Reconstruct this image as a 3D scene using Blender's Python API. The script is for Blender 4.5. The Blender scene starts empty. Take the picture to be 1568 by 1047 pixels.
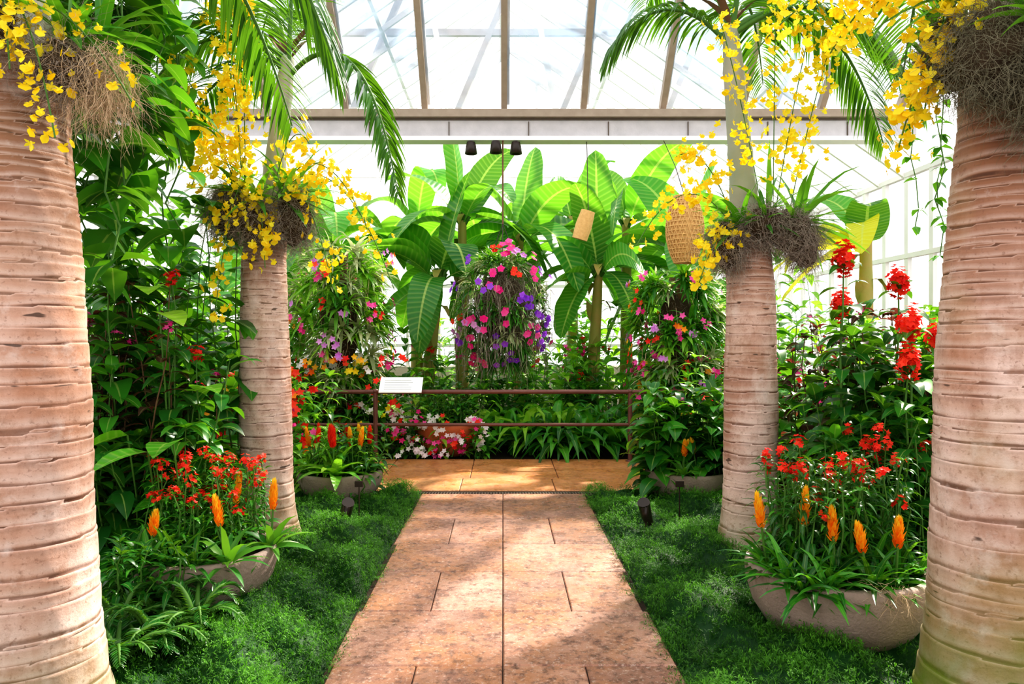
import bpy, math
import numpy as np
from mathutils import Vector
rng = np.random.default_rng(11)
GA = 2.399963

# ------------------------------------------------------------------ colour
def C(h):
    h = h.lstrip('#')
    o = []
    for i in (0, 2, 4):
        c = int(h[i:i+2], 16)/255
        o.append(c/12.92 if c <= 0.04045 else ((c+0.055)/1.055)**2.4)
    return (o[0], o[1], o[2], 1)

MATS = {}
def newmat(name):
    m = bpy.data.materials.new(name); m.use_nodes = True
    nt = m.node_tree; nt.nodes.clear()
    out = nt.nodes.new('ShaderNodeOutputMaterial')
    MATS[name] = m
    return m, nt, nt.nodes, nt.links, out

def mixrgb(nt, fac, a, b, mode='MIX'):
    n = nt.nodes.new('ShaderNodeMix'); n.data_type = 'RGBA'; n.blend_type = mode
    for s, v in ((0, fac), (6, a), (7, b)):
        if hasattr(v, 'links') or hasattr(v, 'is_output'): nt.links.new(v, n.inputs[s])
        else: n.inputs[s].default_value = v
    return n.outputs[2]

def math_(nt, op, a, b=None, clamp=False):
    n = nt.nodes.new('ShaderNodeMath'); n.operation = op; n.use_clamp = clamp
    for i, v in enumerate((a, b)):
        if v is None: continue
        if hasattr(v, 'is_output'): nt.links.new(v, n.inputs[i])
        else: n.inputs[i].default_value = v
    return n.outputs[0]

def noise(nt, scale, detail=3, coord=None, rough=.5):
    n = nt.nodes.new('ShaderNodeTexNoise'); n.inputs['Scale'].default_value = scale
    n.inputs['Detail'].default_value = detail; n.inputs['Roughness'].default_value = rough
    if coord is None:
        tc = nt.nodes.new('ShaderNodeTexCoord'); coord = tc.outputs['Object']
    nt.links.new(coord, n.inputs['Vector'])
    return n.outputs['Fac']

def ramp(nt, fac, stops):
    n = nt.nodes.new('ShaderNodeValToRGB'); e = n.color_ramp.elements
    while len(e) < len(stops): e.new(0.5)
    for i, (p, c) in enumerate(stops):
        if not isinstance(c, tuple): c = (c, c, c, 1)
        e[i].position = p; e[i].color = c
    nt.links.new(fac, n.inputs['Fac'])
    return n.outputs['Color']

def attr(nt, name):
    n = nt.nodes.new('ShaderNodeAttribute'); n.attribute_name = name
    return n.outputs['Fac']

def bump(nt, h, strength=.4, dist=.01):
    b = nt.nodes.new('ShaderNodeBump'); b.inputs['Strength'].default_value = strength
    b.inputs['Distance'].default_value = dist
    nt.links.new(h, b.inputs['Height']); return b.outputs['Normal']

def leafmat(name, c1, c2, trans=.35, rough=.42, rib=.35, veins=0, tcol=None, dk=.35):
    m, nt, N, L, out = newmat(name)
    col = mixrgb(nt, attr(nt, 'rnd'), C(c1), C(c2))
    nz = noise(nt, 9, 2)
    col = mixrgb(nt, math_(nt, 'MULTIPLY', nz, dk), col, (0.01, 0.03, 0.005, 1))
    uv = N.new('ShaderNodeUVMap'); sp = N.new('ShaderNodeSeparateXYZ'); L.new(uv.outputs[0], sp.inputs[0])
    dv = math_(nt, 'ABSOLUTE', math_(nt, 'SUBTRACT', sp.outputs[1], .5))
    if rib > 0:
        f = math_(nt, 'LESS_THAN', dv, .035)
        col = mixrgb(nt, math_(nt, 'MULTIPLY', f, rib), col, C('#c8dc78'))
    nrm = None
    if veins:
        ph = math_(nt, 'SUBTRACT', math_(nt, 'MULTIPLY', sp.outputs[0], veins), math_(nt, 'MULTIPLY', dv, veins*.12))
        s = math_(nt, 'SINE', math_(nt, 'MULTIPLY', ph, 6.283))
        s2 = math_(nt, 'MULTIPLY', math_(nt, 'ADD', s, 1), .5)
        col = mixrgb(nt, math_(nt, 'MULTIPLY', math_(nt, 'POWER', s2, 4), .2), col, C('#d6ec80'))
        nrm = bump(nt, s2, .4, .01)
    p = N.new('ShaderNodeBsdfPrincipled'); L.new(col, p.inputs['Base Color'])
    p.inputs['Roughness'].default_value = rough
    p.inputs['Specular IOR Level'].default_value = .45
    if nrm: L.new(nrm, p.inputs['Normal'])
    t = N.new('ShaderNodeBsdfTranslucent')
    tc = mixrgb(nt, .55, col, C(tcol or '#9ade20'))
    L.new(tc, t.inputs['Color'])
    mx = N.new('ShaderNodeMixShader'); mx.inputs[0].default_value = trans
    L.new(p.outputs[0], mx.inputs[1]); L.new(t.outputs[0], mx.inputs[2]); L.new(mx.outputs[0], out.inputs[0])

def petal(name, c1, c2, trans=.35):
    m, nt, N, L, out = newmat(name)
    col = mixrgb(nt, attr(nt, 'rnd'), C(c1), C(c2))
    p = N.new('ShaderNodeBsdfPrincipled'); L.new(col, p.inputs['Base Color']); p.inputs['Roughness'].default_value = .5
    p.inputs['Specular IOR Level'].default_value = .25
    t = N.new('ShaderNodeBsdfTranslucent'); L.new(col, t.inputs['Color'])
    mx = N.new('ShaderNodeMixShader'); mx.inputs[0].default_value = trans
    L.new(p.outputs[0], mx.inputs[1]); L.new(t.outputs[0], mx.inputs[2]); L.new(mx.outputs[0], out.inputs[0])

def plain(name, c1, c2, rough=.7, scale=6, bmp=.3, metal=0, detail=5, bscale=40, spec=.4):
    m, nt, N, L, out = newmat(name)
    col = mixrgb(nt, noise(nt, scale, detail), C(c1), C(c2))
    p = N.new('ShaderNodeBsdfPrincipled'); L.new(col, p.inputs['Base Color'])
    p.inputs['Roughness'].default_value = rough; p.inputs['Metallic'].default_value = metal
    p.inputs['Specular IOR Level'].default_value = spec
    if bmp: L.new(bump(nt, noise(nt, bscale, 4), bmp, .01), p.inputs['Normal'])
    L.new(p.outputs[0], out.inputs[0])

leafmat('leaf_dark', '#0e4a1a', '#2a7a2a', .28, .32)
leafmat('leaf_mid', '#1a6c20', '#58b430', .35, .35)
leafmat('leaf_bright', '#54b42c', '#b4e83c', .45, .4, veins=7)
leafmat('leaf_purple', '#3c1824', '#5c4830', .25, .4, tcol='#c04040')
leafmat('leaf_banana', '#166a2c', '#56ba3c', .42, .33, rib=.7, veins=22)
leafmat('leaf_banana_backlit', '#c8d420', '#f6e830', .5, .4, rib=.5, veins=22, tcol='#f4ec20', dk=.1)  # banana leaf with the yellow of backlight put into its colour
leafmat('leaf_palm', '#124a20', '#4a8424', .28, .34, rib=.2)
leafmat('leaf_strap', '#2c8030', '#8cc840', .35, .4, rib=0)
leafmat('leaf_silver', '#9cb484', '#ecf0c0', .35, .5, rib=0, tcol='#f0f4a8')
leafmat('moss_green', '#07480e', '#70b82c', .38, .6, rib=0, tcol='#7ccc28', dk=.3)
petal('petal_yellow', '#ffd400', '#fff640', .45)
petal('petal_orange', '#ff6a00', '#ffd838', .35)
petal('petal_red', '#e81414', '#ff5030', .3)
petal('petal_pink', '#f01c8c', '#ff6cc0', .35)
petal('petal_purple', '#7a2cc8', '#b45cf0', .35)
petal('petal_white', '#f4e4ec', '#ffffff', .35)
petal('petal_lilac', '#d070d8', '#f0b0f0', .35)
plain('moss_grey', '#6c6058', '#b4a89c', .9, 20, 0)
plain('moss_dark', '#44462e', '#8c8470', .9, 20, 0)
plain('moss_brown', '#2a2016', '#54422e', .95, 14, .6)
plain('moss_tan', '#a88c70', '#dcc4a4', .9, 20, 0)
plain('stem_green', '#2c5c20', '#5c8830', .6, 8, 0)
plain('stem_brown', '#4a3020', '#8a6a4a', .8, 8, .3)
plain('banana_stem', '#7a9a40', '#c08c58', .6, 5, .3)
plain('soil', '#1c120b', '#3c281a', .95, 6, .8)
plain('concrete', '#7c6a64', '#b4a096', .85, 7, .7, bscale=60)
plain('terracotta', '#a8502c', '#cc7448', .8, 6, .4)
plain('rail_metal', '#5c3a34', '#7c524a', .4, 12, .1, metal=.3)
plain('paint_white', '#e4e2e4', '#f8f6f6', .5, 4, .1)
plain('paint_grey', '#a8a6aa', '#d4d0d4', .6, 5, .3)
plain('bar_bronze', '#8c7c6c', '#ac9c8c', .5, 8, .1)
plain('sill_dark', '#4a4038', '#6a5c50', .6, 8, .1)
plain('fixture_black', '#1c1816', '#3a2c26', .4, 8, 0)
plain('wicker', '#c89858', '#f0c888', .7, 30, .5)
plain('sign_white', '#f4f6f6', '#ffffff', .3, 3, 0)
plain('masonry', '#b8aca0', '#d8ccc0', .9, 3, .4)
plain('grout', '#2a1c16', '#443228', .9, 10, .4)
plain('shaft', '#76906c', '#bcaca4', .5, 3, .15)

def stone(name, a, b, c, rough, dark, speck):
    m, nt, N, L, out = newmat(name)
    base = mixrgb(nt, attr(nt, 'rnd'), C(a), C(b))
    base = mixrgb(nt, ramp(nt, noise(nt, 1.9, 7, rough=.65), [(.42, 0), (.6, .9)]), base, C(c))
    base = mixrgb(nt, ramp(nt, noise(nt, 5.5, 8, rough=.75), [(.48, 0), (.62, .8)]), base, C(dark))
    base = mixrgb(nt, ramp(nt, noise(nt, 22, 7, rough=.8), [(.5, 0), (.64, speck)]), base, C('#4a2c22'))
    base = mixrgb(nt, ramp(nt, noise(nt, 55, 4, rough=.7), [(.54, 0), (.7, .7*speck)]), base, C('#f0d4c6'))
    p = N.new('ShaderNodeBsdfPrincipled'); L.new(base, p.inputs['Base Color'])
    r = N.new('ShaderNodeMapRange'); L.new(noise(nt, 3, 5), r.inputs[0])
    r.inputs[1].default_value = .35; r.inputs[2].default_value = .65
    r.inputs[3].default_value = rough-.12; r.inputs[4].default_value = rough+.2
    L.new(r.outputs[0], p.inputs['Roughness']); p.inputs['Specular IOR Level'].default_value = .6
    L.new(bump(nt, noise(nt, 36, 8, rough=.8), .7, .01), p.inputs['Normal'])
    L.new(p.outputs[0], out.inputs[0])
stone('paver_stone', '#986a58', '#ce9c88', '#b87c54', .30, '#84584a', .75)
stone('terrace_stone', '#c88450', '#dca068', '#cc8444', .26, '#b06c3c', .35)

def trunkmat(name, moss):
    m, nt, N, L, out = newmat(name)
    ph = attr(nt, 'rnd')
    tc = N.new('ShaderNodeTexCoord')
    def scaled(z):
        mp = N.new('ShaderNodeMapping'); mp.inputs['Scale'].default_value = (1, 1, z)
        L.new(tc.outputs['Object'], mp.inputs[0]); return mp.outputs[0]
    m4 = scaled(.4)
    col = mixrgb(nt, ramp(nt, noise(nt, 3.0, 7, m4, .62), [(.4, 0), (.58, 1.)]), C('#b08876'), C('#dcc0b6'))
    col = mixrgb(nt, ramp(nt, noise(nt, 1.6, 5, m4), [(.48, 0), (.64, .6)]), col, C('#b87c58'))
    sp = N.new('ShaderNodeSeparateXYZ'); L.new(tc.outputs['Object'], sp.inputs[0])
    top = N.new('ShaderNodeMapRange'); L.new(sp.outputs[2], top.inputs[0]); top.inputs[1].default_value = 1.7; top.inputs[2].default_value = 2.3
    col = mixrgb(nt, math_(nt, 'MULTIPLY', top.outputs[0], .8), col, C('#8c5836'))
    ring = ramp(nt, ph, [(0, 1), (.1, .85), (.2, 0), (.75, 0), (1, .4)])
    rf = math_(nt, 'MULTIPLY', ring, math_(nt, 'MULTIPLY', noise(nt, 4, 4), 1.6), True)
    col = mixrgb(nt, rf, col, C('#5c3826'))
    lt = ramp(nt, ph, [(.14, 0), (.3, .6), (.62, 0)])
    col = mixrgb(nt, math_(nt, 'MULTIPLY', lt, noise(nt, 2, 3)), col, C('#f0e0da'))
    col = mixrgb(nt, ramp(nt, noise(nt, 60, 3), [(.6, 0), (.72, .5)]), col, C('#7c5240'))
    col = mixrgb(nt, ramp(nt, noise(nt, 12, 6, rough=.75), [(.52, 0), (.68, .5)]), col, C('#94684f'))
    col = mixrgb(nt, ramp(nt, noise(nt, 5, 6, rough=.65), [(.58, 0), (.68, .4)]), col, C('#e6d8d4'))
    col = mixrgb(nt, ramp(nt, noise(nt, 5.5, 2, scaled(5)), [(.70, 0), (.73, .85)]), col, C('#3c281e'))
    mr = N.new('ShaderNodeMapRange'); L.new(sp.outputs[2], mr.inputs[0]); mr.inputs[1].default_value = .8 if moss else .45; mr.inputs[2].default_value = .05
    f = math_(nt, 'MULTIPLY', mr.outputs[0], math_(nt, 'MULTIPLY', noise(nt, 4, 4), 1.9 if moss else .8), True)
    col = mixrgb(nt, f, col, C('#66781c'))
    f2 = ramp(nt, noise(nt, 1.3, 4), [(.5, 0), (.7, .4 if moss else .12)])
    col = mixrgb(nt, f2, col, C('#a89654'))
    p = N.new('ShaderNodeBsdfPrincipled'); L.new(col, p.inputs['Base Color']); p.inputs['Roughness'].default_value = .55
    p.inputs['Specular IOR Level'].default_value = .35
    L.new(bump(nt, noise(nt, 26, 8, rough=.75), .4, .012), p.inputs['Normal'])
    L.new(p.outputs[0], out.inputs[0])
trunkmat('palm_bark', False); trunkmat('palm_bark_mossy', True)

def glassmat(name, frost, col):
    m, nt, N, L, out = newmat(name)
    tr = N.new('ShaderNodeBsdfTransparent'); tr.inputs[0].default_value = (.97, .98, .99, 1)
    df = N.new('ShaderNodeBsdfDiffuse'); df.inputs[0].default_value = C(col)
    tl = N.new('ShaderNodeBsdfTranslucent'); tl.inputs[0].default_value = C(col)
    ad = N.new('ShaderNodeMixShader'); L.new(df.outputs[0], ad.inputs[1]); L.new(tl.outputs[0], ad.inputs[2])
    f = ramp(nt, noise(nt, .9, 4), [(.35, 0), (.7, frost)])
    mx = N.new('ShaderNodeMixShader'); L.new(f, mx.inputs[0]); L.new(tr.outputs[0], mx.inputs[1]); L.new(ad.outputs[0], mx.inputs[2])
    L.new(mx.outputs[0], out.inputs[0])
glassmat('glass_clear', .12, '#dfe8ee'); glassmat('glass_roof', .85, '#8ca4bc')

# ------------------------------------------------------------------ mesh builder
class MB:
    def __init__(s):
        s.v=[]; s.uv=[]; s.r=[]; s.f=[]; s.n=0; s.mats=[]
    def mi(s, m):
        if m not in s.mats: s.mats.append(m)
        return s.mats.index(m)
    def add(s, V, F, mat, uv=None, r=None, smooth=True):
        V = np.asarray(V, float).reshape(-1, 3); F = np.asarray(F, int)
        n = len(V)
        s.v.append(V); s.uv.append(np.zeros((n, 2)) if uv is None else uv)
        s.r.append(np.full(n, .5) if r is None else np.broadcast_to(np.asarray(r, float), (n,)))
        s.f.append((F+s.n, s.mi(mat), smooth)); s.n += n
    def build(s, name, loc=None, parent=None):
        me = bpy.data.meshes.new(name)
        V = np.concatenate(s.v); UV = np.concatenate(s.uv); R = np.concatenate(s.r)
        if loc is not None: V = V - np.array(loc)
        lv = np.concatenate([f.ravel() for f, _, _ in s.f])
        cnt = np.concatenate([np.full(len(f), f.shape[1]) for f, _, _ in s.f])
        mi = np.concatenate([np.full(len(f), m) for f, m, _ in s.f])
        sm = np.concatenate([np.full(len(f), q) for f, _, q in s.f])
        st = np.concatenate([[0], np.cumsum(cnt)[:-1]])
        me.vertices.add(len(V)); me.vertices.foreach_set('co', V.astype(np.float32).ravel())
        me.loops.add(len(lv)); me.loops.foreach_set('vertex_index', lv.astype(np.int32))
        me.polygons.add(len(cnt)); me.polygons.foreach_set('loop_start', st.astype(np.int32))
        for m in s.mats: me.materials.append(MATS[m])
        me.polygons.foreach_set('material_index', mi.astype(np.int32))
        me.polygons.foreach_set('use_smooth', sm.astype(bool))
        me.update(calc_edges=True)
        a = me.attributes.new('rnd', 'FLOAT', 'POINT'); a.data.foreach_set('value', R.astype(np.float32))
        u = me.uv_layers.new(name='UVMap'); u.data.foreach_set('uv', UV[lv].astype(np.float32).ravel())
        me.validate()
        o = bpy.data.objects.new(name, me); bpy.context.scene.collection.objects.link(o)
        if loc is not None: o.location = loc
        if parent is not None:
            o.parent = parent
            if loc is not None: o.location = Vector(loc)-parent.location
            else: o.location = -parent.location
        return o

def nm(a): return a/np.maximum(np.linalg.norm(a, axis=-1, keepdims=True), 1e-9)
def bc(x, N): return np.broadcast_to(np.asarray(x, float), (N,))
PROF = {
 'ovate': lambda t: np.sin(np.pi*t**.75)**.85,
 'heart': lambda t: np.clip(np.sin(np.pi*t**.5), 0, 1)**.75,
 'lance': lambda t: np.sin(np.pi*t**.6)**1.0,
 'strap': lambda t: np.minimum(1, .6+t*2)*(1-t**2.5)**.9,
 'round': lambda t: np.sin(np.pi*(.06+.94*t))**.5,
 'banana': lambda t: np.where(t < .14, .07, np.clip(np.sin(np.pi*np.clip((t-.13)/.87, 0, 1)**.8), 0, 1)**.45),
 'petal': lambda t: np.sin(np.pi*(.08+.9*t)**1.2)**.6,
}
def leaves(mb, base, d, L, W, mat, droop=.3, fold=.2, prof='ovate', ns=4, nc=3, up=None, r=None, ripple=0):
    base = np.atleast_2d(np.asarray(base, float)); N = len(base)
    if N == 0: return
    d = nm(np.broadcast_to(np.asarray(d, float), (N, 3)))
    L = bc(L, N); W = bc(W, N); droop = bc(droop, N); fold = bc(fold, N)
    if up is None: up = np.array([0, 0, 1.]) + rng.normal(0, .18, (N, 3))
    up = np.broadcast_to(up, (N, 3))
    side = nm(np.cross(d, up))
    t = np.linspace(0, 1, ns+1)
    T = nm(d[:, None] + np.array([0, 0, -1.])*(droop[:, None]*2*t)[..., None])
    seg = (T[:, 1:]+T[:, :-1])*.5*(L/ns)[:, None, None]
    ctr = np.concatenate([base[:, None], base[:, None]+np.cumsum(seg, 1)], 1)
    nr = np.cross(side[:, None], T)
    w = np.clip(PROF[prof](t), .02, 1)
    c = np.linspace(-1, 1, nc)
    ww = W[:, None, None]*.5*w[None, :, None]*c[None, None, :]
    P = ctr[:, :, None]+side[:, None, None]*ww[..., None]
    h = np.abs(ww)*fold[:, None, None]
    if ripple:
        h = h + ripple*np.abs(c)[None, None, :]*np.sin(t*23+rng.uniform(0, 6, N)[:, None])[..., None]*w[None, :, None]
    P = P+nr[:, :, None]*h[..., None]
    K = (ns+1)*nc
    i, j = np.meshgrid(np.arange(ns), np.arange(nc-1), indexing='ij')
    q = (i*nc+j).ravel(); Q = np.stack([q, q+1, q+nc+1, q+nc], 1)
    F = (Q[None]+(np.arange(N)*K)[:, None, None]).reshape(-1, 4)
    uv = np.stack(np.broadcast_arrays(t[:, None], (c[None]+1)/2), -1).reshape(-1, 2)
    if r is None: r = rng.random(N)
    mb.add(P, F, mat, np.tile(uv, (N, 1)), np.repeat(bc(r, N), K))

def ribbons(mb, P, w, mat, taper=True):
    N, K, _ = P.shape
    s = rng.normal(0, 1, (N, 1, 3)); T = nm(P[:, 1:2]-P[:, :1]); s = nm(np.cross(s, T))
    ww = bc(w, N)[:, None, None]*(np.linspace(1, .4 if taper else 1, K))[None, :, None]
    V = np.stack([P-s*ww/2, P+s*ww/2], 2)
    q = np.arange(K-1)*2; Q = np.stack([q, q+1, q+3, q+2], 1)
    F = (Q[None]+(np.arange(N)*K*2)[:, None, None]).reshape(-1, 4)
    mb.add(V, F, mat, r=np.repeat(rng.random(N), K*2))

def tube(mb, P, rad, mat, n=8, r=None, cap=False):
    P = np.asarray(P, float); K = len(P); rad = bc(rad, K)
    T = nm(np.gradient(P, axis=0))
    ref = np.array([1, 0, 0.]) if abs(T[0, 0]) < .8 else np.array([0, 1., 0])
    a = nm(np.cross(T, ref)); b = np.cross(T, a)
    th = np.linspace(0, 2*np.pi, n, endpoint=False)
    V = P[:, None]+rad[:, None, None]*(a[:, None]*np.cos(th)[None, :, None]+b[:, None]*np.sin(th)[None, :, None])
    i, j = np.meshgrid(np.arange(K-1), np.arange(n), indexing='ij'); j2 = (j+1) % n
    F = np.stack([(i*n+j).ravel(), (i*n+j2).ravel(), ((i+1)*n+j2).ravel(), ((i+1)*n+j).ravel()], 1)
    mb.add(V, F, mat, r=None if r is None else np.repeat(r, n))
    if cap:
        for e, k in ((0, 0), (K-1, (K-1)*n)):
            mb.add(V[e], np.arange(n)[None], mat, smooth=False)

def lathe(mb, prof, c, mat, n=40, wob=0):
    prof = np.asarray(prof, float); K = len(prof)
    th = np.linspace(0, 2*np.pi, n, endpoint=False)
    rr = prof[:, 0][:, None]*(1+wob*np.sin(3*th+1)[None])
    V = np.stack([c[0]+rr*np.cos(th), c[1]+rr*np.sin(th), c[2]+prof[:, 1][:, None]+0*rr], -1)
    i, j = np.meshgrid(np.arange(K-1), np.arange(n), indexing='ij'); j2 = (j+1) % n
    F = np.stack([(i*n+j).ravel(), (i*n+j2).ravel(), ((i+1)*n+j2).ravel(), ((i+1)*n+j).ravel()], 1)
    mb.add(V, F, mat)

BF = np.array([[0,1,3,2],[4,6,7,5],[0,4,5,1],[2,3,7,6],[0,2,6,4],[1,5,7,3]])
def box(mb, lo, hi, mat, r=.5):
    V = [[(lo, hi)[a][0], (lo, hi)[b][1], (lo, hi)[c][2]] for a in (0, 1) for b in (0, 1) for c in (0, 1)]
    mb.add(V, BF, mat, r=r, smooth=False)
def bar(mb, p0, p1, w, h, mat, up=(0, 0, 1)):
    p0 = np.array(p0, float); p1 = np.array(p1, float); d = nm(p1-p0)
    up = np.array(up, float)
    if abs(np.dot(d, up)) > .98: up = np.array([0, 1., 0])
    s = nm(np.cross(d, up))*w/2; u = nm(np.cross(s, d))*h/2
    V = [p+a*s+b*u for p in (p0, p1) for a in (-1, 1) for b in (-1, 1)]
    mb.add(V, BF, mat, smooth=False)
def slab(mb, x0, x1, y0, y1, z0, z1, mat, r, bv=.006):
    V = []
    for x, y, z in ((0, 0, z0), (0, 0, z1-bv), (bv, bv, z1)):
        V += [[x0+x, y0+y, z], [x1-x, y0+y, z], [x1-x, y1-y, z], [x0+x, y1-y, z]]
    F = []
    for k in (0, 4):
        for j in range(4): F.append([k+j, k+(j+1) % 4, k+4+(j+1) % 4, k+4+j])
    F.append([8, 9, 10, 11])
    mb.add(V, F, mat, r=r, smooth=False)

def azel(az, el):
    az = np.radians(az); el = np.radians(el)
    return np.stack([np.cos(az)*np.cos(el), np.sin(az)*np.cos(el), np.sin(el)+0*az], -1)

def frame(ax):
    ax = nm(ax); ref = np.where(np.abs(ax[:, 2:3]) < .9, np.array([[0, 0, 1.]]), np.array([[1., 0, 0]]))
    a = nm(np.cross(ax, ref)); return ax, a, np.cross(ax, a)

def flowers(mb, pos, axis, size, mat, npet=5, cup=.35, prof='petal', wid=.7, ns=2, centre=None):
    pos = np.atleast_2d(pos); N = len(pos)
    if N == 0: return
    ax, a, b = frame(np.broadcast_to(axis, (N, 3))); size = bc(size, N)
    th = np.arange(npet)*2*np.pi/npet
    th = th[None]+rng.uniform(0, 6.28, (N, 1))
    d = a[:, None]*np.cos(th)[..., None]+b[:, None]*np.sin(th)[..., None]+ax[:, None]*cup
    r = np.repeat(rng.random(N), npet)
    leaves(mb, np.repeat(pos, npet, 0), d.reshape(-1, 3), np.repeat(size*.5, npet), np.repeat(size*.5*wid, npet), mat,
           droop=.1, fold=.15, prof=prof, ns=ns, up=np.repeat(ax, npet, 0)+1e-3, r=r)
    if centre: leaves(mb, pos+ax*size[:, None]*.03, ax+.01, size*.18, size*.14, centre, ns=2, droop=0)

def rosette(mb, pos, axis, R, n, mat, W=.035, droop=.5, emin=15, emax=80, prof='strap', ns=5, fold=.3):
    ax, a, b = frame(np.atleast_2d(np.asarray(axis, float)))
    k = np.arange(n); th = k*GA+rng.uniform(0, 6); el = np.radians(emax+(emin-emax)*(k/n)**.8+rng.normal(0, 5, n))
    d = (a*np.cos(th)[:, None]+b*np.sin(th)[:, None])*np.cos(el)[:, None]+ax*np.sin(el)[:, None]
    leaves(mb, np.repeat(np.atleast_2d(pos), n, 0), d, R*rng.uniform(.8, 1.1, n), W*rng.uniform(.8, 1.2, n), mat, droop=droop, fold=fold, prof=prof, ns=ns)

def spike(mb, pos, h, r, mat, n=46, ax=(0, 0, 1)):
    """flame-like bract spike: loose pointed bracts, spreading low, closing at the top"""
    k = np.arange(n)/n; th = np.arange(n)*GA
    d = np.stack([np.cos(th), np.sin(th), 1.3+k*2.6], -1)+rng.normal(0, .1, (n, 3))
    base = np.asarray(pos)+np.outer(k*h, nm(np.array(ax, float)))
    env = np.sin(np.pi*(.22+.68*k))
    leaves(mb, base, d, r*2.6*env+.012, r*1.0*env+.004, mat, droop=.08, fold=.55, ns=4, prof='lance', up=np.stack([np.cos(th), np.sin(th), 0*th-1], -1), r=(k*.8+rng.uniform(-.1, .5, n)).clip(0, 1))

def strands(mb, pos, L, w, mat, K=9, curl=.03, down=1.0, spread=.2):
    N = len(pos); st = (bc(L, N)/K)[:, None]
    P = [np.asarray(pos, float)]; v = rng.normal(0, spread, (N, 3)); v[:, 2] -= down
    for i in range(K-1):
        v = v+rng.normal(0, curl*12, (N, 3)); v[:, 2] -= .15*down; P.append(P[-1]+nm(v)*st)
    ribbons(mb, np.stack(P, 1), w, mat)

def mossclump(mb, c, R, mat, n=500, hang=.15, w=.004, curl=.06, core='moss_brown'):
    c = np.array(c); R = np.array(R)
    th = np.linspace(0, 2*np.pi, 17)[:-1]; ph = np.linspace(.02, np.pi-.02, 10)
    V = []
    for p in ph:
        for q in th:
            k = .8+.12*math.sin(3*q+p*4)+.08*math.cos(5*p+q)
            V.append(c+R*k*.85*np.array([math.sin(p)*math.cos(q), math.sin(p)*math.sin(q), math.cos(p)]))
    n_ = 16; i, j = np.meshgrid(np.arange(9), np.arange(n_), indexing='ij'); j2 = (j+1) % n_
    F = np.stack([(i*n_+j).ravel(), (i*n_+j2).ravel(), ((i+1)*n_+j2).ravel(), ((i+1)*n_+j).ravel()], 1)
    mb.add(V, F, core)
    u = nm(rng.normal(0, 1, (n, 3)))
    strands(mb, c+u*R*rng.uniform(.7, 1.0, (n, 1)), hang*rng.uniform(.5, 1.5, n), w, mat, K=9, curl=curl, down=.5, spread=.7)

def spray(mb, p0, p1, sag, nfl, size, mat='petal_yellow', spread=.07, start=.2):
    """arching orchid stem with little ruffled flowers"""
    p0 = np.array(p0, float); p1 = np.array(p1, float)
    t = np.linspace(0, 1, 14)[:, None]
    P = p0*(1-t)+p1*t+np.array([0, 0, 1.])*sag*4*t*(1-t)
    tube(mb, P, .0035, 'stem_green', 4)
    tt = rng.uniform(start, 1, nfl)[:, None]
    c = p0*(1-tt)+p1*tt+np.array([0, 0, 1.])*sag*4*tt*(1-tt)
    c = c+rng.normal(0, spread, (nfl, 3))*(1.3-tt*.7)
    ax = nm(rng.normal(0, 1, (nfl, 3))+np.array([0, -1.2, .2]))
    s = size*rng.uniform(.7, 1.2, nfl)
    leaves(mb, c, np.stack([rng.normal(0, .3, nfl), rng.normal(-.4, .2, nfl), -np.ones(nfl)], -1), s*.6, s*.8, mat, droop=0, fold=.1, prof='round', ns=3, up=ax)
    flowers(mb, c, ax, s*.85, mat, 4, cup=.2, wid=.55)

# ------------------------------------------------------------------ palms
def frond(mb, base, az, el, L, droop, ll=.45, n=34, hang=.5, lw=.03, mat='leaf_palm'):
    d = azel(az, el); K = 22; t = np.linspace(0, 1, K)
    T = nm(d[None]+np.array([0, 0, -1.])*(droop*2*t**1.2)[:, None])
    P = np.concatenate([[base], base+np.cumsum((T[1:]+T[:-1])*.5*L/(K-1), 0)])
    tube(mb, P, np.linspace(.022, .004, K), 'stem_green', 6)
    s = nm(np.cross(d, [0, 0, 1.]))
    tt = np.linspace(.14, 1, n); idx = tt*(K-1); lo = np.floor(idx).astype(int).clip(0, K-2); fr = (idx-lo)[:, None]
    B = P[lo]*(1-fr)+P[lo+1]*fr; TT = T[lo]
    for sg in (-1, 1):
        dd = sg*s[None]*.95+TT*(.55+.5*tt[:, None])+np.array([0, 0, .22])+rng.normal(0, .07, (n, 3))
        ln = ll*(np.sin(np.pi*(.12+.83*tt))**.6)*rng.uniform(.88, 1.08, n)
        leaves(mb, B, dd, ln, lw*(.6+.4*np.sin(np.pi*tt)), mat, droop=hang, fold=.35, prof='lance', ns=5)

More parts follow.
